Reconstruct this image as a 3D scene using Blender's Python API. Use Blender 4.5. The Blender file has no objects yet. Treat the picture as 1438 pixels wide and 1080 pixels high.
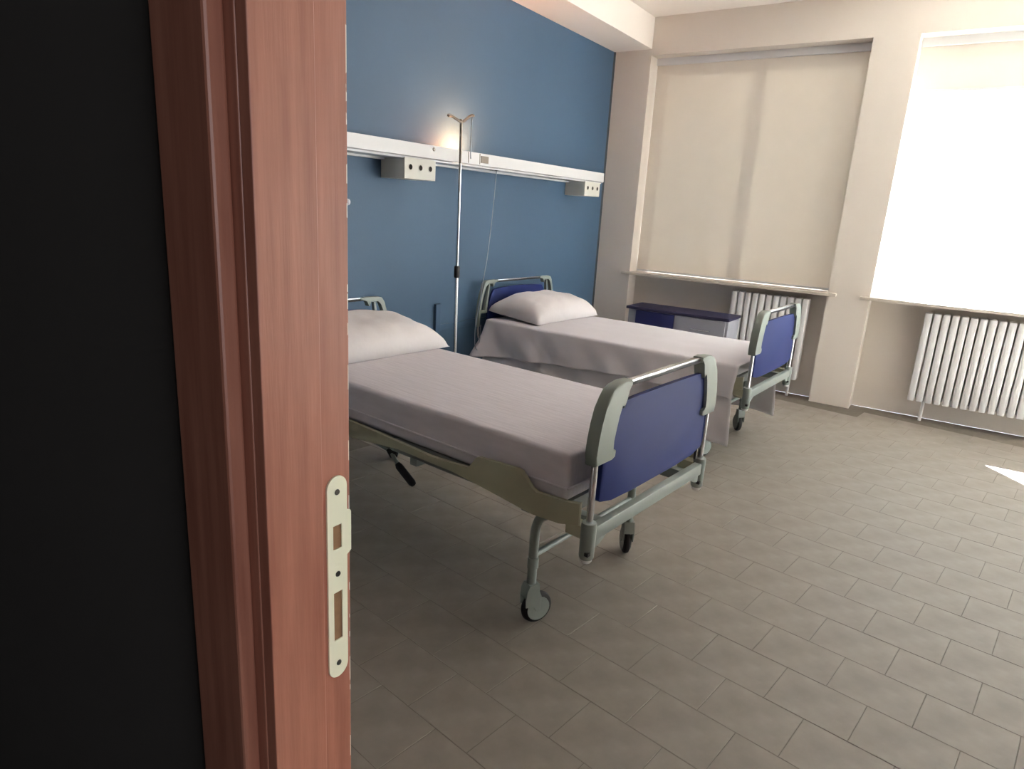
import bpy, bmesh, math, random
from math import sin, cos, pi, radians
from mathutils import Vector, Matrix, noise

random.seed(7)
SC = bpy.context.scene
COL = SC.collection

# ---------------------------------------------------------------- camera
YAW, PITCH, ROLL, CAMH, FPX = -0.98199, -0.26005, 0.05620, 1.50238, 934.356
f0 = Vector((-sin(YAW), cos(YAW), 0)); r0 = Vector((cos(YAW), sin(YAW), 0)); u0 = Vector((0, 0, 1))
fw = f0*cos(PITCH) + u0*sin(PITCH); up = u0*cos(PITCH) - f0*sin(PITCH)
rt = r0*cos(ROLL) + up*sin(ROLL); up2 = up*cos(ROLL) - r0*sin(ROLL)
cd = bpy.data.cameras.new('camera'); cam = bpy.data.objects.new('camera', cd); COL.objects.link(cam)
M = Matrix((rt, up2, -fw)).transposed().to_4x4(); M.translation = Vector((0, 0, CAMH)); cam.matrix_world = M
cd.sensor_width = 36; cd.lens = FPX/1438*36; cd.shift_x = 10/1438; cd.clip_start = 0.02
SC.camera = cam

# ---------------------------------------------------------------- world, window light, exposure
w = bpy.data.worlds.new('overcast_sky'); SC.world = w; w.use_nodes = True
w.node_tree.nodes['Background'].inputs[0].default_value = (0.84, 0.91, 1.0, 1)
w.node_tree.nodes['Background'].inputs[1].default_value = 1.9
SC.view_settings.view_transform = 'Standard'; SC.view_settings.look = 'None'
SC.view_settings.gamma = 1; SC.view_settings.use_curve_mapping = False
SC.view_settings.exposure = 1.16
sl = bpy.data.lights.new('sun', 'SUN'); sl.energy = 118; sl.angle = radians(.6); sl.color = (.88, .94, 1)
so = bpy.data.objects.new('sun', sl); COL.objects.link(so); so.rotation_euler = Vector((-.62, -.50, -.72)).to_track_quat('-Z', 'Y').to_euler()

def area(name, loc, direction, sx, sy, power, color=(1, 1, 1), portal=False):
    l = bpy.data.lights.new(name, 'AREA'); l.shape = 'RECTANGLE'; l.size = sx; l.size_y = sy
    l.energy = power; l.color = color
    o = bpy.data.objects.new(name, l); COL.objects.link(o); o.location = loc
    o.rotation_euler = Vector(direction).to_track_quat('-Z', 'Y').to_euler()
    if portal: l.cycles.is_portal = True
    return o
# sky portals in the three room windows and in the added corridor opening
area('window_portal', (6.45, 1.8, 1.93), (-1, 0, 0), 1.9, 1.95, 1, portal=True)
area('window_portal', (6.45, -0.40, 1.93), (-1, 0, 0), 1.9, 1.95, 1, portal=True)
area('window_portal', (-.5, -2.12, 1.65), (0, 1, 0), 1.4, 1.7, 1, portal=True)  # unseen corridor opening, added to brighten the door jamb
area('window_portal', (6.45, -2.45, 1.93), (-1, 0, 0), 1.5, 1.95, 1, portal=True)

# ---------------------------------------------------------------- materials
def mat(name, color, rough=0.6, metal=0.0, var=0.0, vscale=6.0, bump=0.0, bscale=60.0, stretch=(1, 1, 1),
        color2=None, coat=0.0, spec=None, detail=4.0):
    m = bpy.data.materials.new(name); m.use_nodes = True; nt = m.node_tree; N = nt.nodes; L = nt.links
    b = N['Principled BSDF']; b.inputs['Base Color'].default_value = (*color, 1)
    b.inputs['Roughness'].default_value = rough; b.inputs['Metallic'].default_value = metal
    if coat: b.inputs['Coat Weight'].default_value = coat
    if spec is not None: b.inputs['Specular IOR Level'].default_value = spec
    tc = N.new('ShaderNodeTexCoord'); mp = N.new('ShaderNodeMapping'); mp.inputs['Scale'].default_value = stretch
    L.new(tc.outputs['Object'], mp.inputs[0])
    n = N.new('ShaderNodeTexNoise'); n.inputs['Scale'].default_value = vscale; n.inputs['Detail'].default_value = detail
    L.new(mp.outputs[0], n.inputs[0])
    c2 = color2 or tuple(c*(1-var) for c in color)
    r = N.new('ShaderNodeValToRGB'); r.color_ramp.elements[0].position = .3; r.color_ramp.elements[1].position = .7
    r.color_ramp.elements[0].color = (*c2, 1); r.color_ramp.elements[1].color = (*color, 1)
    L.new(n.outputs[0], r.inputs[0]); L.new(r.outputs[0], b.inputs['Base Color'])
    if bump:
        n2 = N.new('ShaderNodeTexNoise'); n2.inputs['Scale'].default_value = bscale
        L.new(mp.outputs[0], n2.inputs[0])
        bp = N.new('ShaderNodeBump'); bp.inputs['Strength'].default_value = bump; bp.inputs['Distance'].default_value = 0.01
        L.new(n2.outputs[0], bp.inputs['Height']); L.new(bp.outputs[0], b.inputs['Normal'])
    return m

def srgb(r, g, b):
    f = lambda c: (c/255/12.92 if c/255 <= .04045 else ((c/255+.055)/1.055)**2.4)
    return (f(r), f(g), f(b))

m_blue = mat('blue_wall_paint', srgb(70, 98, 126), .55, var=.07, vscale=1.2, bump=.05, bscale=90)
m_cream = mat('cream_wall_paint', srgb(228, 219, 210), .7, var=.04, vscale=1.5, bump=.04, bscale=80)
m_ceil = mat('ceiling_paint', srgb(246, 238, 231), .8, var=.03, vscale=1.0)
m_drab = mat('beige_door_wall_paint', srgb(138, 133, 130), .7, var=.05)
m_corr = mat('corridor_paint', srgb(74, 68, 64), .8, var=.05)  # dark tone chosen to lower the brightness of the corridor
m_tile = mat('floor_tile_ceramic', srgb(138, 130, 121), .55, color2=srgb(122, 114, 105), vscale=9, bump=.03, bscale=40)
m_grout = mat('floor_grout', srgb(112, 104, 95), .9, var=.2, vscale=30)
m_wood = mat('reddish_door_frame', srgb(178, 118, 96), .42, color2=srgb(154, 95, 76), vscale=14, stretch=(6, 6, .35), bump=.03)
m_plate = mat('cream_enamelled_plate', srgb(238, 236, 208), .35, var=.04)
m_dark = mat('dark_hole', srgb(40, 34, 28), .8)
m_brownhole = mat('raw_wood_mortise', srgb(150, 112, 78), .8, var=.25, vscale=60)
m_screw = mat('steel_screw', srgb(90, 88, 80), .4, .8)
m_shelf = mat('white_enamel_metal', srgb(226, 226, 228), .38, var=.03, vscale=3)
m_box = mat('white_socket_box', srgb(214, 213, 205), .45, var=.03)
m_chrome = mat('chrome_tube', srgb(214, 218, 224), .22, 1.0)
m_gpole = mat('dull_steel_tube', srgb(150, 140, 130), .4, .7)
m_black = mat('black_rubber', srgb(34, 33, 36), .6)
m_cord = mat('pale_plastic_cord', srgb(160, 168, 180), .5)
m_panel = mat('royal_blue_laminate', srgb(24, 40, 100), .55, spec=.25, var=.05, vscale=2)
m_post = mat('grey_green_plastic', srgb(143, 153, 146), .4, var=.04, vscale=5)
m_frame = mat('grey_green_enamel', srgb(138, 147, 143), .38, var=.06, vscale=8)
m_side = mat('cream_metal_side', srgb(174, 172, 148), .42, var=.08, vscale=5)
m_deck = mat('grey_deck', srgb(120, 122, 118), .6)
m_sheet = mat('white_cotton_cover', srgb(224, 218, 224), .85, color2=srgb(214, 208, 214), vscale=9, bump=.25, bscale=9, stretch=(9, .8, 3))
m_sheet2 = mat('white_cotton_sheet', srgb(228, 224, 229), .88, var=.03, bump=.12, bscale=14)
m_under = mat('grey_white_undersheet', srgb(222, 218, 223), .9, var=.04, bump=.12, bscale=14)
m_pillow = mat('white_pillowcase', srgb(226, 221, 222), .88, var=.03, vscale=4, bump=.3, bscale=14)
m_blind = mat('cream_blind_fabric', srgb(232, 224, 214), .85, var=.03)
m_sill = mat('pale_stone_sill', srgb(206, 196, 184), .4, var=.06, vscale=20)
m_navy = mat('navy_laminate', srgb(30, 36, 96), .5, var=.05)
m_navytop = mat('dark_navy_top', srgb(52, 50, 76), .6, spec=.2)
m_gcab = mat('grey_cabinet', srgb(160, 162, 172), .5, var=.04)
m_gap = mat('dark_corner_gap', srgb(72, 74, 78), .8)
m_trunk = mat('dark_blue_trunking', srgb(64, 92, 120), .5)
m_street = mat('pale_outdoor_paving', srgb(200, 196, 190), .9, var=.1)

# translucent blind
nt = m_blind.node_tree; N = nt.nodes; L = nt.links
tr = N.new('ShaderNodeBsdfTranslucent'); tr.inputs[0].default_value = (*srgb(236, 228, 216), 1)
mx = N.new('ShaderNodeMixShader'); mx.inputs[0].default_value = .05
L.new(N['Principled BSDF'].outputs[0], mx.inputs[1]); L.new(tr.outputs[0], mx.inputs[2])
L.new(mx.outputs[0], N['Material Output'].inputs[0])
# glass
m_glass = bpy.data.materials.new('window_glass'); m_glass.use_nodes = True
nt = m_glass.node_tree; N = nt.nodes; L = nt.links; N.remove(N['Principled BSDF'])
gt = N.new('ShaderNodeBsdfTransparent'); gt.inputs[0].default_value = (.93, .95, .94, 1)
gg = N.new('ShaderNodeBsdfGlossy'); gg.inputs['Roughness'].default_value = .02
mx = N.new('ShaderNodeMixShader'); mx.inputs[0].default_value = .07
L.new(gt.outputs[0], mx.inputs[1]); L.new(gg.outputs[0], mx.inputs[2]); L.new(mx.outputs[0], N['Material Output'].inputs[0])
# lamp
m_tube = bpy.data.materials.new('warm_lamp_tube'); m_tube.use_nodes = True
b = m_tube.node_tree.nodes['Principled BSDF']; b.inputs['Emission Color'].default_value = (1, .82, .56, 1)
b.inputs['Emission Strength'].default_value = 5
# chipped pale paint on the arris of the door frame (wear with its own shape)
nt = m_wood.node_tree; N = nt.nodes; L = nt.links
sx = N.new('ShaderNodeSeparateXYZ'); tc = N.new('ShaderNodeTexCoord'); L.new(tc.outputs['Object'], sx.inputs[0])
ge = N.new('ShaderNodeMath'); ge.operation = 'GREATER_THAN'; ge.inputs[1].default_value = .4583; L.new(sx.outputs[0], ge.inputs[0])
nn = N.new('ShaderNodeTexNoise'); nn.inputs['Scale'].default_value = 26; L.new(tc.outputs['Object'], nn.inputs[0])
g2 = N.new('ShaderNodeMath'); g2.operation = 'GREATER_THAN'; g2.inputs[1].default_value = .53; L.new(nn.outputs[0], g2.inputs[0])
mu = N.new('ShaderNodeMath'); mu.operation = 'MULTIPLY'; L.new(ge.outputs[0], mu.inputs[0]); L.new(g2.outputs[0], mu.inputs[1])
mc = N.new('ShaderNodeMix'); mc.data_type = 'RGBA'; L.new(mu.outputs[0], mc.inputs[0])
bs = N['Principled BSDF']; old = bs.inputs['Base Color'].links[0].from_socket
L.new(old, mc.inputs[6]); mc.inputs[7].default_value = (*srgb(226, 214, 196), 1); L.new(mc.outputs[2], bs.inputs['Base Color'])

# ---------------------------------------------------------------- helpers
def obj(name, bm, m, parent=None, smooth=None):
    me = bpy.data.meshes.new(name)
    bmesh.ops.recalc_face_normals(bm, faces=bm.faces)
    bm.to_mesh(me); bm.free(); me.materials.append(m)
    o = bpy.data.objects.new(name, me); COL.objects.link(o)
    if parent: o.parent = parent
    if smooth:
        for p in me.polygons: p.use_smooth = True
        if smooth != 'all': me.set_sharp_from_angle(angle=radians(smooth))
    return o
def thing(name, label, cat, loc=(0, 0, 0), rz=0, group=None):
    o = bpy.data.objects.new(name, None); COL.objects.link(o); o.location = loc; o.rotation_euler = (0, 0, rz)
    o.empty_display_size = .1; o['label'] = label; o['category'] = cat
    if group: o['group'] = group
    return o
def tag(o, label, cat, group=None):
    o['label'] = label; o['category'] = cat
    if group: o['group'] = group
    return o
def struct(name, bm, m, smooth=None):
    o = obj(name, bm, m, None, smooth); o['kind'] = 'structure'; o['label'] = SLAB.get(name, name.replace('_', ' ')); return o
SLAB = {}
def box(bm, x0, x1, y0, y1, z0, z1, bev=0.0, seg=2):
    vs = [bm.verts.new((x, y, z)) for x in (x0, x1) for y in (y0, y1) for z in (z0, z1)]
    F = [(0,1,3,2),(4,6,7,5),(0,4,5,1),(2,3,7,6),(0,2,6,4),(1,5,7,3)]
    fs = [bm.faces.new([vs[i] for i in f]) for f in F]
    if bev:
        es = {e for f in fs for e in f.edges}
        bmesh.ops.bevel(bm, geom=list(es), offset=bev, segments=seg, affect='EDGES', profile=.5)
    return bm
def B(*a, **k): return box(bmesh.new(), *a, **k)
def tube(bm, pts, r, seg=12, cap=True):
    pts = [Vector(p) for p in pts]; rs = r if isinstance(r, (list, tuple)) else [r]*len(pts)
    rings = []; prev = None
    for i, p in enumerate(pts):
        t = (pts[min(i+1, len(pts)-1)] - pts[max(i-1, 0)]).normalized()
        if prev is None:
            a = Vector((0, 0, 1)) if abs(t.z) < .9 else Vector((1, 0, 0)); n = t.cross(a).normalized()
        else:
            n = (prev - t*prev.dot(t)).normalized()
        prev = n; bnm = t.cross(n)
        rings.append([bm.verts.new(p + (n*cos(2*pi*k/seg) + bnm*sin(2*pi*k/seg))*rs[i]) for k in range(seg)])
    for a, b2 in zip(rings, rings[1:]):
        for k in range(seg): bm.faces.new((a[k], a[(k+1) % seg], b2[(k+1) % seg], b2[k]))
    if cap: bm.faces.new(rings[0][::-1]); bm.faces.new(rings[-1])
    return bm
def T(pts, r, seg=12): return tube(bmesh.new(), pts, r, seg)
def smooth_path(pts, n=6):
    P = [Vector(p) for p in pts]; out = []
    for i in range(len(P)-1):
        p0, p1, p2, p3 = P[max(i-1, 0)], P[i], P[i+1], P[min(i+2, len(P)-1)]
        for k in range(n):
            t = k/n
            out.append(.5*((2*p1)+(p2-p0)*t+(2*p0-5*p1+4*p2-p3)*t*t+(3*p1-p0-3*p2+p3)*t**3))
    out.append(P[-1]); return out
def prism(bm, poly, d0, d1, axis, bev=0.0, hole=None):
    """poly: list of 2-D points; axis 'x': poly=(y,z) ; 'y': poly=(x,z); 'z': poly=(x,y)"""
    f = {'x': lambda u, v, d: (d, u, v), 'y': lambda u, v, d: (u, d, v), 'z': lambda u, v, d: (u, v, d)}[axis]
    a = [bm.verts.new(f(u, v, d0)) for u, v in poly]; b2 = [bm.verts.new(f(u, v, d1)) for u, v in poly]
    n = len(poly); fs = [bm.faces.new(a), bm.faces.new(b2[::-1])]
    for i in range(n): bm.faces.new((a[i], b2[i], b2[(i+1) % n], a[(i+1) % n]))
    if bev:
        es = {e for f_ in fs for e in f_.edges}
        bmesh.ops.bevel(bm, geom=list(es), offset=bev, segments=2, affect='EDGES', profile=.5)
    return bm
def PR(*a, **k): return prism(bmesh.new(), *a, **k)
def lathe(bm, prof, c=(0, 0, 0), axis='z', seg=24):
    rings = []
    for r, h in prof:
        ring = []
        for k in range(seg):
            a = 2*pi*k/seg; x, y = r*cos(a), r*sin(a)
            v = {'z': (x, y, h), 'x': (h, x, y), 'y': (x, h, y)}[axis]
            ring.append(bm.verts.new(Vector(v)+Vector(c)))
        rings.append(ring)
    for a, b2 in zip(rings, rings[1:]):
        for k in range(seg): bm.faces.new((a[k], a[(k+1) % seg], b2[(k+1) % seg], b2[k]))
    bm.faces.new(rings[0][::-1]); bm.faces.new(rings[-1]); return bm
def arc(cx, cy, r, a0, a1, n=5):
    return [(cx+r*cos(radians(a0+(a1-a0)*i/n)), cy+r*sin(radians(a0+(a1-a0)*i/n))) for i in range(n+1)]
def copy_tree(o, parent=None):
    c = o.copy(); COL.objects.link(c)
    if parent: c.parent = parent
    for ch in list(o.children): copy_tree(ch, c)
    return c

# ---------------------------------------------------------------- the room shell
D, XE, XD = 3.109, 6.203, 0.46           # blue wall, window wall, door wall (room faces)
YB, ZC, ZS = -3.3, 3.232, 2.968
SLAB.update({'wall_headboard': 'blue painted wall behind the beds', 'wall_window': 'cream window wall at the far end',
  'wall_opposite': 'cream wall facing the beds', 'ceiling': 'white ceiling of the room', 'trim_1': 'cream beam running above the blue wall',
  'wall_corridor': 'corridor wall behind the viewer'})
struct('wall_headboard', B(XD, XE, D, D+.12, 0, ZC), m_blue)
bm = B(XE, XE+.3, 2.7355, D+.12, 0, ZC)              # corner column
box(bm, XE, XE+.3, -3.3, 2.7355, 2.916, ZC)          # header above the niches
box(bm, XE, XE+.3, .60, .92, 0, 2.916)               # piers between the windows
box(bm, XE, XE+.3, -1.72, -1.40, 0, 2.916)
box(bm, XE, XE+.3, -3.42, -3.2, 0, 2.916)
for a, b_ in ((.92, 2.7355), (-1.40, .60), (-3.2, -1.72)): box(bm, XE+.165, XE+.3, a, b_, 0, .93)
struct('wall_window', bm, m_cream)
struct('wall_opposite', B(XD, XE+.3, YB-.12, YB, 0, ZC), m_cream)
struct('ceiling', B(-1.5, XE+.3, -3.5, D+.12, ZC, ZC+.1), m_ceil)
struct('trim_1', B(XD, XE, 2.7355, D-.001, ZS, ZC-.001), m_ceil)
# door wall, opening y -0.45 .. 0.53
bm = B(.345, XD-.001, .545, D, 0, ZC); box(bm, .345, XD-.001, YB, -.47, 0, ZC); box(bm, .345, XD-.001, -.47, .545, 2.16, ZC)
struct('wall_door', bm, m_drab)
bm = B(.339, .345, .545, 3.2, 0, ZC); box(bm, .339, .345, -2.0, -.47, 0, ZC); box(bm, .339, .345, -.47, .545, 2.16, ZC)  # thin dark layer added over the wall so the corridor side stays dim
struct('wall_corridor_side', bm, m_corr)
# corridor behind the camera
bm = B(-1.5, -1.4, -2.1, 3.2, 0, ZC); box(bm, -1.5, .345, 3.2, 3.3, 0, ZC)
box(bm, -1.4, .345, -2.1, -2.0, 0, .8); box(bm, -1.4, .345, -2.1, -2.0, 2.5, ZC); box(bm, -1.4, -1.2, -2.1, -2.0, .8, 2.5); box(bm, .2, .345, -2.1, -2.0, .8, 2.5)  # opening added in the unseen end wall to throw daylight on the jamb
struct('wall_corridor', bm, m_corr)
bm = B(-1.4, .345, -2.1, 3.2, -.02, 0)
struct('floor_corridor', bm, m_corr); bpy.data.objects['floor_corridor'].name = 'floor_2'
# strip coloured dark to stand for the gap in the corner of the blue wall
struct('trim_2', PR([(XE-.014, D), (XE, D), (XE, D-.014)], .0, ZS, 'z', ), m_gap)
# skirting
struct('baseboard_blue', B(XD, XE, D-.012, D, 0, .08, bev=.003), m_gap)
struct('baseboard_opposite', B(XD, XE, YB, YB+.012, 0, .08, bev=.003), m_gap)

# floor: grout bed + individual tiles
fl = struct('floor', B(.345, XE+.165, YB, D, -.03, -.0012), m_grout)
PHI = radians(-8.0); TU, TV = .214, .257
def tile_mesh():
    bm = bmesh.new(); g = .0008
    vs = [(g, g), (TU-g, g), (TU-g, TV-g), (g, TV-g)]
    prism(bm, vs, -.006, 0, 'z')
    top = max(bm.faces, key=lambda f: f.calc_center_median().z)
    bmesh.ops.bevel(bm, geom=list(top.edges), offset=.0012, segments=1, affect='EDGES')
    return bm
def place_uv(u, v): return (u*cos(PHI)-v*sin(PHI), u*sin(PHI)+v*cos(PHI))
tiles = []
for i in range(-12, 36):
    for j in range(-22, 24):
        u = 1.127 + (i-5)*TU; v = .817 + (j-3)*TV - (TV/2 if (i % 2) == 0 else 0)
        cx, cy = place_uv(u+TU/2, v+TV/2)
        x, y = place_uv(u, v)
        cs = [place_uv(u+a, v+b2) for a in (0, TU) for b2 in (0, TV)]
        if all(XD+.0 < c[0] < XE and YB < c[1] < D for c in cs):
            d = Vector((cx, cy, -CAMH)); z = d.dot(fw); px = 709+FPX*d.dot(rt)/z if z > .1 else -999; py = 540-FPX*d.dot(up2)/z if z > .1 else -999
            vis = (-10 < px < 1450 and 300 < py < 1130)
            inside = 450 < px < 980
            tiles.append((0 if (vis and inside) else 1 if vis else 2, z, x, y))
tiles.sort()
t0 = None; rest = bmesh.new()
for k, (vis, z, x, y) in enumerate(tiles):
    dz = random.uniform(-.0004, .0003); rx, ry = random.uniform(-.0008, .0008), random.uniform(-.0008, .0008)
    if k < 300:
        if t0 is None: t0 = obj('tile', tile_mesh(), m_tile, fl); o = t0
        else: o = t0.copy(); COL.objects.link(o)
        o.location = (x, y, dz); o.rotation_euler = (rx, ry, PHI)
    else:
        tb = tile_mesh(); bmesh.ops.transform(tb, matrix=Matrix.Translation((x, y, dz)) @ Matrix.Rotation(PHI, 4, 'Z'), verts=tb.verts)
        me = bpy.data.meshes.new('t'); tb.to_mesh(me); tb.free(); rest.from_mesh(me); bpy.data.meshes.remove(me)
o = obj('tile_field', rest, m_tile, fl); o['kind'] = 'stuff'

# windows: frames, panes, sills, blinds
def window(idx, y0, y1, drop):
    x = XE+.2
    bm = bmesh.new(); f_ = .06
    box(bm, x, x+.05, y0, y1, .96, .96+f_); box(bm, x, x+.05, y0, y1, 2.916-f_, 2.916)
    box(bm, x, x+.05, y0, y0+f_, .96+f_, 2.916-f_); box(bm, x, x+.05, y1-f_, y1, .96+f_, 2.916-f_)
    ym = (y0+y1)/2; box(bm, x, x+.05, ym-.04, ym+.04, .96+f_, 2.916-f_)
    wn = struct('window_%d' % idx, bm, m_shelf); wn['label'] = ('white framed window behind the lowered cream blind' if idx == 1 else
        'white framed window in the middle of the window wall' if idx == 2 else 'white framed window farthest from the blue wall')
    for a, b2 in ((y0+f_, ym-.04), (ym+.04, y1-f_)):
        obj('pane', B(x+.02, x+.026, a, b2, .96+f_, 2.916-f_), m_glass, wn)
    obj('sill', B(XE-.045, XE+.2, y0-.07, y1+.07, .93, .955, bev=.004), m_sill, wn)
    # blind
    bl = thing('roller_blind', drop[1], 'blind', (x-.035, ym, 2.9), group=None)
    bm = bmesh.new(); n = 20; zt, zb = -.03, drop[0]-2.9; hw = (y1-y0)/2-.0015
    for s in (0, .0012):
        pass
    box(bm, -.0012, .0, -hw, hw, zb, zt); obj('fabric', bm, m_blind, bl)
    obj('roller', B(-.022, .022, -hw, hw, -.045, .0158, bev=.003), m_shelf, bl)
    obj('bottom_bar', B(-.007, .006, -hw, hw, zb-.02, zb, bev=.003), m_shelf, bl)
window(1, .92, 2.7355, (.977, 'cream roller blind drawn fully down beside the column'))
window(2, -1.40, .60, (2.55, 'cream roller blind rolled up in the middle window niche'))
window(3, -3.2, -1.72, (2.55, 'cream roller blind rolled up in the last window niche'))
struct('ground_outside', B(6.6, 16, -9, 9, -3.1, -3.0), m_street); bpy.data.objects['ground_outside'].name = 'terrain'

# radiators under the windows
def radiator(y0, y1, label):
    r = thing('radiator', label, 'radiator', (XE+.05, (y0+y1)/2, 0)); n = int((y1-y0)/.06); w_ = (y1-y0)/n
    for k in range(n):
        yc = y0+(k+.5)*w_-(y0+y1)/2
        obj('radiator_fin', B(-.05, .05, yc-.025, yc+.025, .16, .88, bev=.012), m_shelf, r, smooth=40)
    obj('pipe', T([(0, -(y1-y0)/2+.02, .2), (0, (y1-y0)/2-.02, .2)], .016), m_shelf, r, smooth=40)
    for s in (-1, 1): obj('foot', T([(0, s*(y1-y0)*.4, 0), (0, s*(y1-y0)*.4, .2)], .012), m_shelf, r)
radiator(1.05, 1.72, 'white ribbed radiator under the sill of the blinded window')
radiator(-1.0, .2, 'white ribbed radiator under the middle window')

# ---------------------------------------------------------------- door frame, strike plate, door leaf
YJ = .5
j = thing('door_frame', 'reddish wooden door frame at the left edge of the view', 'door frame', (0, 0, 0))
def ch(name, bm, m, parent, smooth=None, label=None):
    o = obj(name, bm, m, parent, smooth)
    if label: o['label'] = label
    return o
ch('jamb', B(.345, .46, YJ, .545, 0, 2.1, bev=.0012), m_wood, j)
ch('jamb', B(.345, .46, -.47, -.425, 0, 2.1, bev=.0012), m_wood, j)
ch('head_rail', B(.345, .46, -.47, .545, 2.1, 2.16), m_wood, j)
ch('stop', B(.346, .4115, YJ-.014, YJ, 0, 2.1, bev=.001), m_wood, j)
ch('stop', B(.346, .4115, -.425, -.411, 0, 2.1, bev=.001), m_wood, j)
ch('casing', B(.327, .345, YJ+.012, YJ+.09, 0, 2.22, bev=.003), m_wood, j)
ch('casing', B(.327, .345, -.515, -.437, 0, 2.22, bev=.003), m_wood, j)
ch('casing', B(.327, .345, -.437, YJ+.012, 2.12, 2.2, bev=.003), m_wood, j)
# strike plate in the jamb face (plane y = 0.5)
sp = thing('strike_plate', 'long cream metal lock strike plate screwed to the reddish door frame', 'strike plate', (.4405, YJ, 1.1005))
W2, H2, t_ = .0135, .122, .0022
def plate():
    bm = bmesh.new(); cols = [-W2, -.006, .006, W2]
    holes = [(.038, .066), (-.074, -.014)]
    zs = [-H2+W2, holes[1][0], holes[1][1], holes[0][0], holes[0][1], H2-W2]
    for k in range(len(zs)-1):
        z0, z1 = zs[k], zs[k+1]; isH = k in (1, 3)
        for c in range(3):
            if isH and c == 1: continue
            box(bm, cols[c], cols[c+1], -t_, 0, z0, z1)
    for s in (1, -1):
        pts = [(W2*cos(a), s*(H2-W2) + s*W2*sin(a)) for a in [pi*i/12 for i in range(13)]]
        prism(bm, pts, -t_, 0, 'y')
    bmesh.ops.remove_doubles(bm, verts=bm.verts, dist=1e-5)
    return bm
ch('plate', plate(), m_plate, sp)
# lip bending out to the room side
lip = bmesh.new()
prism(lip, [(W2, -t_), (W2, 0), (.0205, 0), (.0212, .004), (.0196, .004), (.0192, -t_)], .026, .080, 'z')
for v in lip.verts:
    if v.co.x > .016: v.co.z += (-.004 if v.co.z > .05 else .004)
ch('latch_lip', lip, m_plate, sp)
for z0, z1 in ((.038, .066), (-.074, -.014)):
    ch('bolt_hole', B(-.0062, .0062, -.0009, .0003, z0-.0003, z1+.0003), m_brownhole, sp, label='open mortise showing raw brown wood')
for z in (H2-.018, .008, -H2+.018):
    ch('screw', lathe(bmesh.new(), [(.0030, -t_-.0008), (.0034, -t_+.0001)], (0, 0, z), 'y', 14), m_screw, sp)
# tiny white chip / hook on the edge of the jamb
hk = tag(obj('wall_hook', lathe(bmesh.new(), [(.0012, 0), (.0034, .001), (.0030, .004), (.0008, .006)], (XD+.0002, YJ+.004, 1.499), 'x', 12), m_shelf, smooth='all'),
    'tiny white knob on the edge of the reddish door frame', 'hook')
# door leaf, folded back against the door wall
dl = struct('door_1', B(0, .86, -.02, .02, .008, 2.08, bev=.002), m_wood); dl['label'] = 'reddish wooden door leaf folded back into the room'
dl.location = (.49, -.45, 0); dl.rotation_euler = (0, 0, radians(-80))
for s in (-1, 1):
    hd = obj('handle', T(smooth_path([(.80, s*.02, 1.05), (.80, s*.06, 1.05), (.77, s*.065, 1.05), (.69, s*.065, 1.05)], 4), .009), m_chrome, dl, smooth=40)
    obj('rose', lathe(bmesh.new(), [(.026, s*.02), (.024, s*.027)], (.80, 0, 1.05), 'y', 20), m_chrome, dl)

# ---------------------------------------------------------------- bed-head unit on the blue wall
YF = 2.909; ZT, ZB = 1.853, 1.775
hu = thing('bedhead_unit', 'long white bedhead service rail with uplight across the blue wall', 'service rail', (0, 0, 0))
ch('front_fascia', PR([(YF, ZB), (YF+.012, ZB-.004), (YF+.022, ZB), (YF+.022, ZT-.004), (YF+.012, ZT), (YF+.002, ZT)], 1.0, 5.81, 'x', bev=.001), m_shelf, hu)
def underside():
    bm = bmesh.new()
    slots = [(2.55, 2.72), (4.10, 4.22), (5.25, 5.33)]; xs = 1.0
    for a, b2 in slots + [(5.80, 5.80)]:
        if a > xs: box(bm, xs, a, YF+.02, D-.001, ZB-.016, ZB-.006)
        if b2 > a:
            box(bm, a, b2, YF+.02, YF+.05, ZB-.016, ZB-.006); box(bm, a, b2, D-.05, D-.001, ZB-.016, ZB-.006)
        xs = b2
    return bm
ch('underside', underside(), m_shelf, hu)
ch('rear_lip', B(1.0, 5.55, D-.035, D-.001, ZB-.028, ZB-.016), m_shelf, hu)
ch('wall_channel', B(1.0, 5.78, D-.03, D-.001, ZB-.006, ZB+.03), m_shelf, hu)
for a, b2 in ((2.55, 2.72), (4.10, 4.22), (5.25, 5.33)):
    ch('grille_slot', B(a+.001, b2-.001, YF+.05, D-.05, ZB-.013, ZB-.007), m_dark, hu, label='dark recessed slot')  # dark fill colours in the shade of the recesses
# end cap, slanting back to the wall
ch('end_cap', PR([(5.80, YF), (5.813, YF+.01), (5.813, D-.001), (5.80, D-.001)], ZB-.006, ZT-.002, 'z'), m_shelf, hu)
# divider plates along the trough (separate the lamp compartments)
for x in (2.2, 3.62, 4.14, 5.0): ch('divider', B(x, x+.004, YF+.022, D-.001, ZB-.006, ZT-.012), m_shelf, hu)
# small access cover on the fascia
for a, b2 in ((3.755, 3.76), (3.885, 3.89)):
    ch('joint_cover', B(a, b2, YF-.0015, YF+.002, ZB+.004, ZT-.004), m_gpole, hu)
ch('switch_cover', B(3.90, 3.985, YF-.004, YF+.002, ZB+.016, ZT-.016, bev=.001), m_gpole, hu)
ch('badge', lathe(bmesh.new(), [(.011, YF-.002), (.012, YF+.002)], (3.40, 0, ZT-.022), 'y', 16), m_gpole, hu)
# lit lamp inside the trough
lt = ch('lamp_tube', T([(3.74, 3.035, ZB+.045), (3.92, 3.035, ZB+.045)], .010), m_tube, hu, 40, label='warm glowing lamp tube')
ch('lamp_holder', B(3.70, 3.735, 3.015, 3.055, ZB-.006, ZB+.06), m_shelf, hu)
ul = area('uplight_lamp', (3.84, 2.985, ZB+.060), (0, .10, 1), .16, .08, 5.0, (1, .42, .16))
ul.parent = hu
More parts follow.
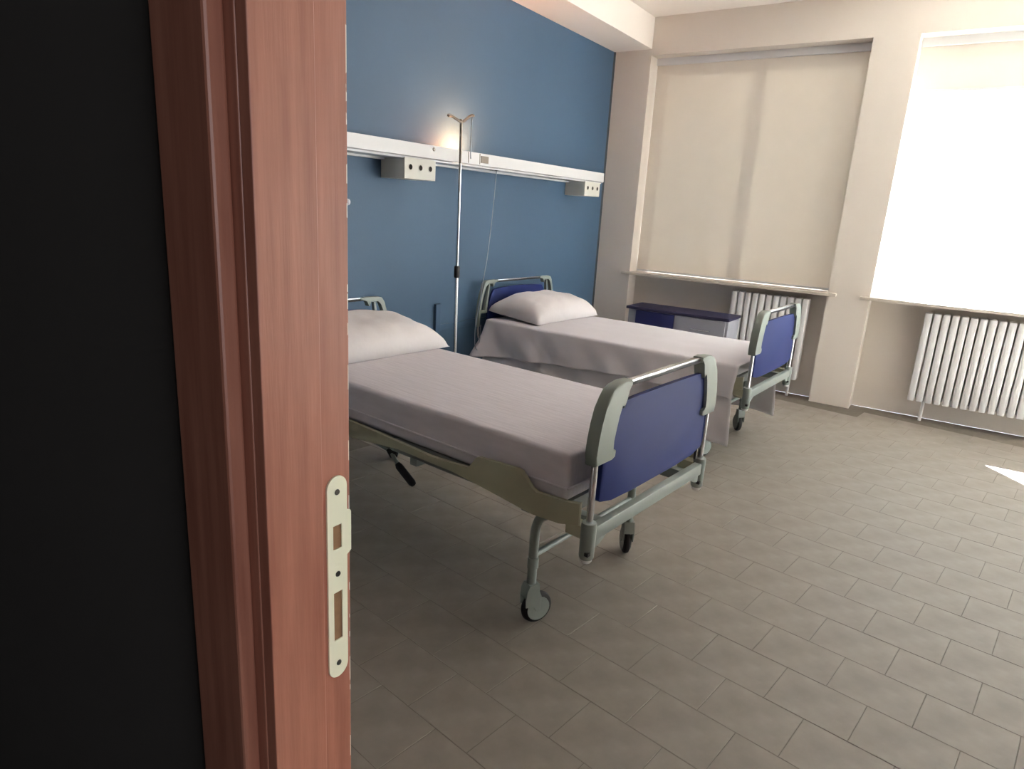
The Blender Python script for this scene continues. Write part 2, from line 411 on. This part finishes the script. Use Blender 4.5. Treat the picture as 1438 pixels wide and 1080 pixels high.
# socket boxes under the rail
def socket_box(x0, label):
    sb = thing('socket_box', label, 'socket box', (x0, YF, ZB-.018))
    w_, h_ = .285, .118
    ch('box_body', B(0, w_, .004, D-YF-.002, -h_, -.0, bev=.003), m_box, sb)
    ch('face_plate', B(-.001, w_+.001, -.003, .004, -h_, .006, bev=.001), m_box, sb)
    for k in range(3):
        s = ch('socket', lathe(bmesh.new(), [(.017, -.0058), (.020, -.0045), (.020, -.003)], (.05+.092*k, 0, -.048), 'y', 20), m_box, sb)
        ch('socket_hole', lathe(bmesh.new(), [(.0155, -.0066), (.0165, -.005)], (.05+.092*k, 0, -.048), 'y', 16), m_dark, s)
    return sb
socket_box(3.13, 'white socket box with three dark round outlets, under the rail near the drip stand')
socket_box(5.45, 'white three-outlet socket box under the rail end beside the cream column')

# blue trunking low on the wall
tk = thing('wall_trunking', 'dark blue cable trunking low on the blue wall between the beds', 'trunking', (0, 0, 0))
ch('horizontal_run', B(3.70, 6.0, D-.022, D-.001, .60, .645, bev=.003), m_trunk, tk)
ch('vertical_run', B(3.675, 3.73, D-.024, D-.001, .60, .80, bev=.003), m_trunk, tk)

# ---------------------------------------------------------------- drip stand
PX, PY = 3.412, 2.70
iv = thing('drip_stand', 'slim steel drip stand with two hooks standing between the beds', 'drip stand', (PX, PY, 0))
ch('lower_pole', T([(.014, 0, .06), (0, 0, 1.06)], .0125, 14), m_chrome, iv, 40)
ch('upper_pole', T([(0, 0, 1.06), (-.005, 0, 1.75)], .0095, 14), m_chrome, iv, 40)
ch('top_pole', T([(-.005, 0, 1.75), (-.010, 0, 2.005)], .0085, 12), m_gpole, iv, 40)
ch('clamp', T([(0, 0, 1.045), (0, 0, 1.055), (0, 0, 1.11), (0, 0, 1.12)], [.016, .019, .019, .015], 16), m_black, iv, 40, label='black height clamp')
def hook(dx, dy, dz):
    return smooth_path([(-.010, 0, 1.988), (-.010+dx*.3, dy*.3, 1.998+dz*.2), (-.010+dx*.75, dy*.75, 2.016+dz*.8), (-.010+dx, dy, 2.018+dz), (-.010+dx*1.05, dy*1.05, 2.014+dz)], 4)
for dx, dy, dz in ((-.142, -.02, -.010), (.155, .03, .030)):
    ch('hook', T(hook(dx, dy, dz), .0085, 8), m_gpole, iv, 40)
ch('hub', lathe(bmesh.new(), [(.02, .05), (.03, .06), (.03, .09), (.018, .10)], (.014, 0, 0), 'z', 20), m_black, iv, 40)
for k in range(5):
    a = 2*pi*k/5+.3; e = (.014+.27*cos(a), .27*sin(a))
    lg = ch('leg', T([(.014, 0, .075), (.014+.2*cos(a), .2*sin(a), .068), (e[0], e[1], .058)], .011, 10), m_chrome, iv, 40)
    ch('castor', lathe(bmesh.new(), [(.018, -.009), (.023, -.006), (.023, .006), (.018, .009)], (e[0], e[1], .023), 'y', 18), m_black, lg, 40)
    ch('castor_stem', T([(e[0], e[1], .058), (e[0], e[1], .04)], .006, 8), m_chrome, lg)
# thin giving-set tube hanging from the right hook
gs = tag(obj('infusion_tube', T(smooth_path([(3.556, 2.735, 2.036), (3.555, 2.738, 1.95), (3.558, 2.738, 1.82), (3.562, 2.738, 1.79)], 4), .0036, 8), m_cord, smooth=40),
    'thin pale tube hanging from the right hook of the drip stand', 'tube')

# ---------------------------------------------------------------- hospital bed
BW, BL = .828, 1.9
def end_board(parent, b, face, slot, name_):
    tp = .918 if not slot else .880
    """face = -1: outward side towards -b"""
    e = bpy.data.objects.new(name_, None); COL.objects.link(e); e.parent = parent; e.location = (0, b, 0)
    c = BW/2
    left = [(.022, .600), (.030, .592), (.10, .578), (.25, .572)]
    poly = left + [(2*c-x, z) for x, z in reversed(left)]
    rside = [(2*c-.022, .75), (2*c-.060, .84), (2*c-.078, tp-.012), (2*c-.092, tp), (2*c-.22, tp+(.010 if slot else .002)), (2*c-.36, tp+(.014 if slot else .003))]
    poly += rside + [(2*c-x, z) for x, z in reversed(rside)]
    ch('panel', PR(poly, -.009, .009, 'y', bev=.003), m_panel, e, 40)
    for s in (0, 1):
        X = (lambda x: x) if s == 0 else (lambda x: 2*c-x)
        if not slot:
            out = [(-.040, .735), (-.041, .77), (-.036, .82), (-.026, .868), (-.010, .916), (.008, .950), (.028, .972), (.055, .984), (.10, .988)]
            inn = [(.145, .988), (.145, .970), (.120, .962), (.117, .93), (.110, .900), (.099, .900), (.095, .925), (.085, .915), (.077, .88), (.066, .84), (.057, .80), (.051, .768), (.079, .764), (.077, .742), (.058, .735)]
            ch('corner_post', PR([(X(x), z) for x, z in out+inn], -.022, .022, 'y', bev=.006), m_post, e, 40)
        else:
            out = [(-.098, .60), (-.097, .66), (-.089, .74), (-.076, .81), (-.060, .87), (-.044, .920), (-.026, .944), (.0, .952), (.13, .953), (.13, .938), (.085, .934),
                   (.076, .900), (.064, .900), (.060, .930), (.004, .929), (-.020, .908), (-.038, .86), (-.056, .80), (-.069, .73), (-.076, .66), (-.077, .60)]
            ch('corner_post', PR([(X(x), z) for x, z in out], -.017, .017, 'y', bev=.004), m_post, e, 40)
            inn = [(.018, .92), (.034, .92), (.022, .83), (.006, .735), (.012, .70), (-.072, .70), (-.072, .72), (-.012, .72), (.004, .83)]
            ch('inner_strut', PR([(X(x), z) for x, z in inn], -.012, .012, 'y', bev=.003), m_post, e, 40)
        if slot:
            ch('post_tube', T([(X(-.088), 0, .61), (X(-.075), 0, .52), (X(-.01), 0, .43)], .012, 12), m_chrome, e, 40)
        else:
            ch('post_tube', T([(X(-.012), 0, .745), (X(-.012), 0, .50)], .0115, 14), m_chrome, e, 40)
            ch('inner_tube', T([(X(.018), .012, .745), (X(.014), .012, .53)], .006, 8), m_black, e, 40)
    zt = .978 if not slot else .946
    ch('top_rail', B(.10, 2*c-.10, -.013, .013, zt-.003, zt+.008, bev=.004), m_chrome, e, 40)
    ch('rail_underside', B(.11, 2*c-.11, -.011, .011, zt-.014, zt-.003, bev=.003), m_black, e, 40)
    return e

def make_bed(label, loc, rz):
    t = thing('hospital_bed', label, 'bed', loc, rz, 'hospital beds')
    end_board(t, -.10, -1, False, 'footboard')
    end_board(t, 1.98, 1, True, 'headboard')
    # side panels with raised hump near each end
    prof = [(-.075, .598), (-.03, .586), (.10, .578), (.122, .588), (.150, .618), (.168, .636), (.19, .640), (.365, .630), (.378, .624), (.412, .574),
            (.485, .568), (.62, .562), (.94, .576), (1.20, .580), (1.30, .630), (1.34, .640), (1.72, .640), (1.78, .585), (1.95, .590),
            (1.95, .51), (1.40, .500), (1.12, .505), (.98, .520), (.80, .538), (.61, .535), (.50, .535), (.42, .528), (.30, .515), (.11, .495), (.0, .500), (-.075, .522)]
    for a0, a1 in ((-.040, -.024), (BW+.024, BW+.040)):
        ch('side_panel', PR(prof, a0, a1, 'x', bev=.002), m_side, t, 40)
    # main frame
    ch('end_beam', B(-.02, BW+.02, -.118, -.086, .463, .515, bev=.006), m_frame, t, 40)
    ch('end_beam', B(-.02, BW+.02, 1.965, 1.995, .42, .47, bev=.006), m_frame, t, 40)
    for s in (0, 1):
        X = (lambda x: x) if s == 0 else (lambda x: BW-x)
        sk = ch('post_socket', lathe(bmesh.new(), [(.020, .402), (.025, .410), (.026, .520), (.024, .532), (.016, .533)], (X(-.012), -.10, 0), 'z', 24), m_frame, t, 40)
        ch('socket_tip', lathe(bmesh.new(), [(.016, .390), (.020, .396), (.021, .410)], (X(-.012), -.10, 0), 'z', 20), m_shelf, sk, 40)
        ch('slot_mark', B(X(-.012)-.028, X(-.012)-.010, -.122, -.108, .424, .436), m_black, sk)
        ch('gusset', PR([(X(.01), .515), (X(.10), .500), (X(.10), .466), (X(.045), .440), (X(.01), .43)], -.112, -.090, 'y', bev=.003), m_frame, t, 40)
        ch('corner_bracket', PR([(X(-.030), .515), (X(.02), .515), (X(.035), .47), (X(-.0), .455), (X(-.030), .475)], -.082, -.02, 'y', bev=.004), m_side, t, 40)
    for a in (.075, BW-.115):
        ch('long_beam', B(a, a+.04, -.085, 1.965, .455, .50, bev=.004), m_frame, t, 40)
    for b_ in (.17, .75, 1.25, 1.72):
        ch('cross_beam', B(.0, BW, b_-.02, b_+.02, .47, .505, bev=.003), m_frame, t, 40)
    for b0, b1 in ((.0, .44), (.46, .86), (.88, 1.10), (1.12, 1.88)):
        ch('mattress_deck', B(-.010, BW+.010, b0, b1, .507, .560, bev=.004), m_deck, t, 40)
    # legs with casters
    for s in (0, 1):
        for hb in (0, 1):
            a = .055 if s == 0 else BW-.055
            b0 = .16 if hb == 0 else 1.74; d = -1 if hb == 0 else 1
            pts = smooth_path([(a, b0+d*.11, .468), (a, b0+d*.07, .468), (a, b0+d*.025, .445), (a, b0+d*.004, .40), (a, b0, .34), (a, b0, .25), (a, b0, .16)], 5)
            lg = ch('leg', T(pts, .0175, 14), m_frame, t, 40)
            ch('leg_collar', T([(a, b0, .275), (a, b0, .235)], .021, 14), m_frame, lg, 40)
            ang = radians(random.choice([35, 60, 20])) if not (hb == 0) else (radians(-22) if s == 0 else radians(40))
            off = .028
            cx, cy = a+off*cos(ang), b0+off*sin(ang)
            wb = lathe(bmesh.new(), [(.012, -.016), (.052, -.013), (.060, -.010), (.0635, 0), (.060, .010), (.052, .013), (.012, .016)], (0, 0, 0), 'y', 32)
            R = Matrix.Translation((cx, cy, .0645)) @ Matrix.Rotation(ang, 4, 'Z')
            bmesh.ops.transform(wb, matrix=R, verts=wb.verts); ch('wheel', wb, m_black, lg, 40)
            fk = bmesh.new()
            disc = [(.047*cos(x), .047*sin(x)) for x in [2*pi*i/24 for i in range(24)]]
            for sd in (-1, 1): prism(fk, disc, sd*.0165, sd*.0185, 'y', bev=0)
            bmesh.ops.translate(fk, verts=fk.verts, vec=(0, 0, 0))
            hood = [(-.058, .018), (-.060, .05), (-.056, .085), (-.046, .106), (-.006, .108), (-.004, .075), (.006, .055), (.008, .0), (-.004, -.010), (-.016, .0), (-.026, .018)]
            for sd in (-1, 1): prism(fk, hood, sd*.0185, sd*.024, 'y', bev=.001)
            prism(fk, [(-.059, .055), (-.056, .085), (-.046, .106), (-.006, .108), (-.004, .075), (-.02, .066), (-.045, .048)], -.0185, .0185, 'y')
            bmesh.ops.transform(fk, matrix=R, verts=fk.verts); ch('caster_fork', fk, m_frame, lg, 40)
    for b_ in (.16, 1.74):
        ch('leg_crossbar', T([(.055, b_, .282), (BW-.055, b_, .282)], .011, 10), m_frame, t, 40)
    # crank lever hanging at the side
    cr = ch('crank_lever', T(smooth_path([(.10, 1.16, .455), (.085, 1.0, .447), (.075, .96, .435), (.07, .915, .405)], 4), .009, 10), m_frame, t, 40)
    ch('crank_grip', T([(.070, .922, .408), (.069, .91, .400), (.066, .825, .352), (.066, .815, .347)], [.012, .0165, .0165, .012], 12), m_black, cr, 40, label='black rubber crank grip')
    ch('crank_pivot', T([(.085, .99, .455), (.085, .965, .430)], .018, 12), m_black, cr, 40)
    ch('drive_shaft', T([(.10, 1.16, .450), (.10, 1.85, .445)], .012, 10), m_black, t, 40)
    return t

bed1 = make_bed('hospital bed in front by the drip stand, side rail and blue footboard in full view', (1.8275, .9458, 0), -.09372)
bed2 = copy_tree(bed1); bed2.location = (4.064, 1.0432, 0); bed2.rotation_euler = (0, 0, -.06224)
bed2['label'] = 'farther hospital bed by the cream column, blue headboard behind the sheeted mattress'

# mattresses ------------------------------------------------------
def soft_box(a0, a1, b0, b1, z0, z1, bev, amp, freq, cuts=(14, 30)):
    bm = bmesh.new(); box(bm, a0, a1, b0, b1, z0, z1, bev=bev, seg=5)
    long_e = [e for e in bm.edges if abs(e.verts[0].co.y-e.verts[1].co.y) > .5]
    bmesh.ops.subdivide_edges(bm, edges=long_e, cuts=cuts[1], use_grid_fill=True)
    long_e = [e for e in bm.edges if abs(e.verts[0].co.x-e.verts[1].co.x) > .3]
    bmesh.ops.subdivide_edges(bm, edges=long_e, cuts=cuts[0], use_grid_fill=True)
    ctr = Vector(((a0+a1)/2, (b0+b1)/2, (z0+z1)/2))
    for v in bm.verts:
        n = noise.noise(v.co*freq); d = v.co-ctr
        k = Vector((1 if d.x > 0 else -1, 1 if d.y > 0 else -1, 0))
        if abs(d.x) > (a1-a0)/2-.01: v.co.x += k.x*amp*n
        if abs(d.y) > (b1-b0)/2-.01: v.co.y += k.y*amp*n
        if v.co.z > ctr.z: v.co.z += amp*noise.noise(Vector((v.co.x*4, v.co.y*1.4, 3)))
    return bm
def on_bed(name, bm, m, bed, lab, cat, smooth='all', group=None):
    o = obj(name, bm, m, None, smooth); o.location = bed.location; o.rotation_euler = bed.rotation_euler
    tag(o, lab, cat, group); return o
mt1 = on_bed('mattress', soft_box(-.004, BW+.0, .0, 1.9, .5635, .7335, .018, .003, 3.5), m_sheet, bed1,
    'thick mattress in a white fitted cover on the front bed', 'mattress')
# rolled hem of the fitted cover low on the sides
hem = bmesh.new()
r_ = .030
pth = [(-.006, 1.86, .612), (-.0065, 1.2, .617), (-.0065, .6, .615), (-.0065, .06, .612), (.004, .010, .612), (.05, -.003, .612), (.5, -.003, .612), (.79, -.003, .612)]
hem_o = obj('hem', tube(hem, smooth_path(pth, 5), .0045, 8), m_sheet, mt1, 'all')

mt2 = on_bed('mattress', soft_box(0, BW, .0, 1.9, .5635, .648, .025, .003, 3), m_under, bed2,
    'mattress of the farther bed, almost hidden under its white sheet', 'mattress')

# pillows ---------------------------------------------------------
def pillow(w_, d_, h_, seed, sag=.0, n=36, pinch=.10):
    bm = bmesh.new(); V = {}
    for s in (1, -1):
        for i in range(n+1):
            for j in range(n+1):
                u, v = -1+2*i/n, -1+2*j/n
                edge = (i in (0, n) or j in (0, n))
                if s == -1 and edge: V[s, i, j] = V[1, i, j]; continue
                px_ = u*w_/2*(1-pinch*(1-u*u)*0 - pinch*abs(u)*(1-v*v)*.55); py_ = v*d_/2*(1-pinch*abs(v)*(1-u*u)*.75)
                px_ *= (1); prof = ((1-abs(u)**3.4)*(1-abs(v)**3.0))**.42
                q = Vector((px_*6+seed, py_*6, s*2))
                wr = noise.noise(q)*.012 + noise.noise(q*2.3)*.005
                # radial corner creases
                rad = sin(math.atan2(v, u)*14+seed)*.004*(abs(u*v)**.7)
                z = s*h_*(.74 if s > 0 else .12)*prof + (wr+rad)*prof**.35*(1 if s > 0 else .3)
                V[s, i, j] = bm.verts.new((px_, py_, z+sag*(u*u)))
    for s in (1, -1):
        for i in range(n):
            for j in range(n):
                f = [V[s, i, j], V[s, i+1, j], V[s, i+1, j+1], V[s, i, j+1]]
                bm.faces.new(f if s > 0 else f[::-1])
    return bm
def put_pillow(bm, bed, a, b, z, rz, rx, ry, lab):
    o = obj('pillow', bm, m_pillow, None, 'all')
    Mx = Matrix.Translation(bed.location) @ Matrix.Rotation(bed.rotation_euler.z, 4, 'Z') @ Matrix.Translation((a, b, z)) @ \
        Matrix.Rotation(rz, 4, 'Z') @ Matrix.Rotation(rx, 4, 'X') @ Matrix.Rotation(ry, 4, 'Y')
    o.matrix_world = Mx; tag(o, lab, 'pillow', 'bed pillows'); return o
put_pillow(pillow(.86, .54, .19, 2.0, pinch=.04), bed1, .45, 1.685, .768, 0, radians(6), 0, 'plump white pillow at the head of the front bed, cut by the door frame')
put_pillow(pillow(.86, .50, .215, 5.5), bed2, .455, 1.73, .694, radians(-1), radians(5), 0, 'plump white pillow against the blue headboard of the farther bed')

# sheet of the farther bed -----------------------------------------
def drape(z_top, b0, b1, hem_fn, amp, off, folds, seed, thick=.003, top_a=BW*.5):
    """surface: top from a = top_a to -off then down to hem; both long sides"""
    bm = bmesh.new(); nb = 90
    cols = []
    for k in range(nb+1):
        b_ = b0+(b1-b0)*k/nb; col = []
        hz = hem_fn(b_)
        ps = []
        for i in range(15): ps.append((top_a+(-off+.02-top_a)*i/14, z_top, 0))
        for i in range(1, 5):
            a = radians(90*i/4); ps.append((-off+.02-.02*sin(a), z_top-.02+.02*cos(a), 0))
        nz = 22
        for i in range(1, nz+1):
            t = i/nz; ps.append((-off, (z_top-.02)+(hz-(z_top-.02))*t, t))
        for a, z, t in ps:
            w1 = noise.noise(Vector(((b_-z*.9)*folds, z*.8, seed)))*1.9 + .9*noise.noise(Vector(((b_-z*.5)*folds*2.3, z, seed+7)))*(.4+max(0, b_-.9))
            head = max(0, (b_-1.62)/.4)
            dx = -amp*t**.8*(w1*.9+.55) - t*head*.10 - .03*head*t*sin(b_*34)
            tz = .004*noise.noise(Vector((a*5, b_*3, seed+3))) if t == 0 else 0
            db = .10*t*head*head + t*.03*noise.noise(Vector((b_*3, z*3, seed+11)))
            rz_ = -.05*max(0, (b_-1.80)/.14)**2 * (1 if t == 0 and a < .10 else 0)*0
            col.append(bm.verts.new((a+dx, b_+db, z+tz+rz_)))
        cols.append(col)
    for a, b2 in zip(cols, cols[1:]):
        for i in range(len(a)-1): bm.faces.new((a[i], b2[i], b2[i+1], a[i+1]))
    # mirrored far side joined at the middle
    g = list(bm.verts)+list(bm.edges)+list(bm.faces)
    r = bmesh.ops.duplicate(bm, geom=g)
    nv = [e for e in r['geom'] if isinstance(e, bmesh.types.BMVert)]
    for v in nv: v.co.x = 2*top_a-v.co.x
    bmesh.ops.reverse_faces(bm, faces=[e for e in r['geom'] if isinstance(e, bmesh.types.BMFace)])
    bmesh.ops.remove_doubles(bm, verts=bm.verts, dist=.0008)
    return bm
def hem_top(b_): return .455-.075*max(0, min(1, (b_-.8)/1.07)) if b_ > .8 else .455
def hem_low(b_): return .15+.015*sin(b_*7)
def solid(o, t):
    md = o.modifiers.new('thickness', 'SOLIDIFY'); md.thickness = t; md.offset = 0
us = on_bed('bed_sheet', drape(.6535, -.03, 1.88, hem_low, .034, .038, 4.2, 4), m_under, bed2,
    'lower white sheet hanging below the top sheet of the farther bed', 'sheet', group='sheets of the farther bed'); solid(us, .002)
ts = on_bed('bed_sheet', drape(.6585, -.04, 1.93, hem_top, .034, .048, 4.2, 4), m_sheet2, bed2,
    'upper white sheet spread over the farther bed with its hem half way down', 'sheet', group='sheets of the farther bed'); solid(ts, .003)

# call cord from the rail to the farther headboard ---------------------
cc = thing('call_cord', 'thin pale call cord hanging from the rail down to the farther headboard', 'cord', (0, 0, 0))
ch('cord', T(smooth_path([(4.152, 2.95, 1.762), (4.125, 2.95, 1.45), (4.095, 2.955, 1.15), (4.075, 2.965, .99), (4.05, 2.975, .80), (4.015, 2.98, .62), (4.02, 2.98, .47), (4.06, 2.98, .43), (4.085, 2.985, .50), (4.09, 2.985, .62)], 6), .0032, 8), m_cord, cc, 40)
ch('ceiling_plug', B(4.142, 4.162, 2.94, 2.96, 1.755, 1.768), m_black, cc)

# low cabinet under the window --------------------------------------
cb = thing('low_cabinet', 'low grey cabinet with navy door and dark top under the blinded window', 'cabinet', (5.82, 0, 0))
ch('body', B(0, .33, 1.60, 2.535, .05, .65, bev=.003), m_gcab, cb)
ch('plinth', B(.02, .32, 1.62, 2.52, 0, .05), m_black, cb)
ch('top', B(-.02, .345, 1.59, 2.555, .65, .675, bev=.003), m_navytop, cb)
dr = ch('door', B(-.016, .0, 2.085, 2.455, .07, .645, bev=.002), m_navy, cb)
ch('handle', T([(-.02, 2.11, .36), (-.045, 2.11, .36), (-.045, 2.11, .24), (-.02, 2.11, .24)], .005, 8), m_chrome, dr)
for z0, z1 in ((.07, .25), (.26, .44), (.45, .645)):
    q = ch('drawer', B(-.014, .0, 1.62, 2.05, z0, z1, bev=.002), m_gcab, cb)
    ch('handle', T([(-.014, 1.75, (z0+z1)/2), (-.035, 1.75, (z0+z1)/2), (-.035, 1.92, (z0+z1)/2), (-.014, 1.92, (z0+z1)/2)], .005, 8), m_chrome, q)
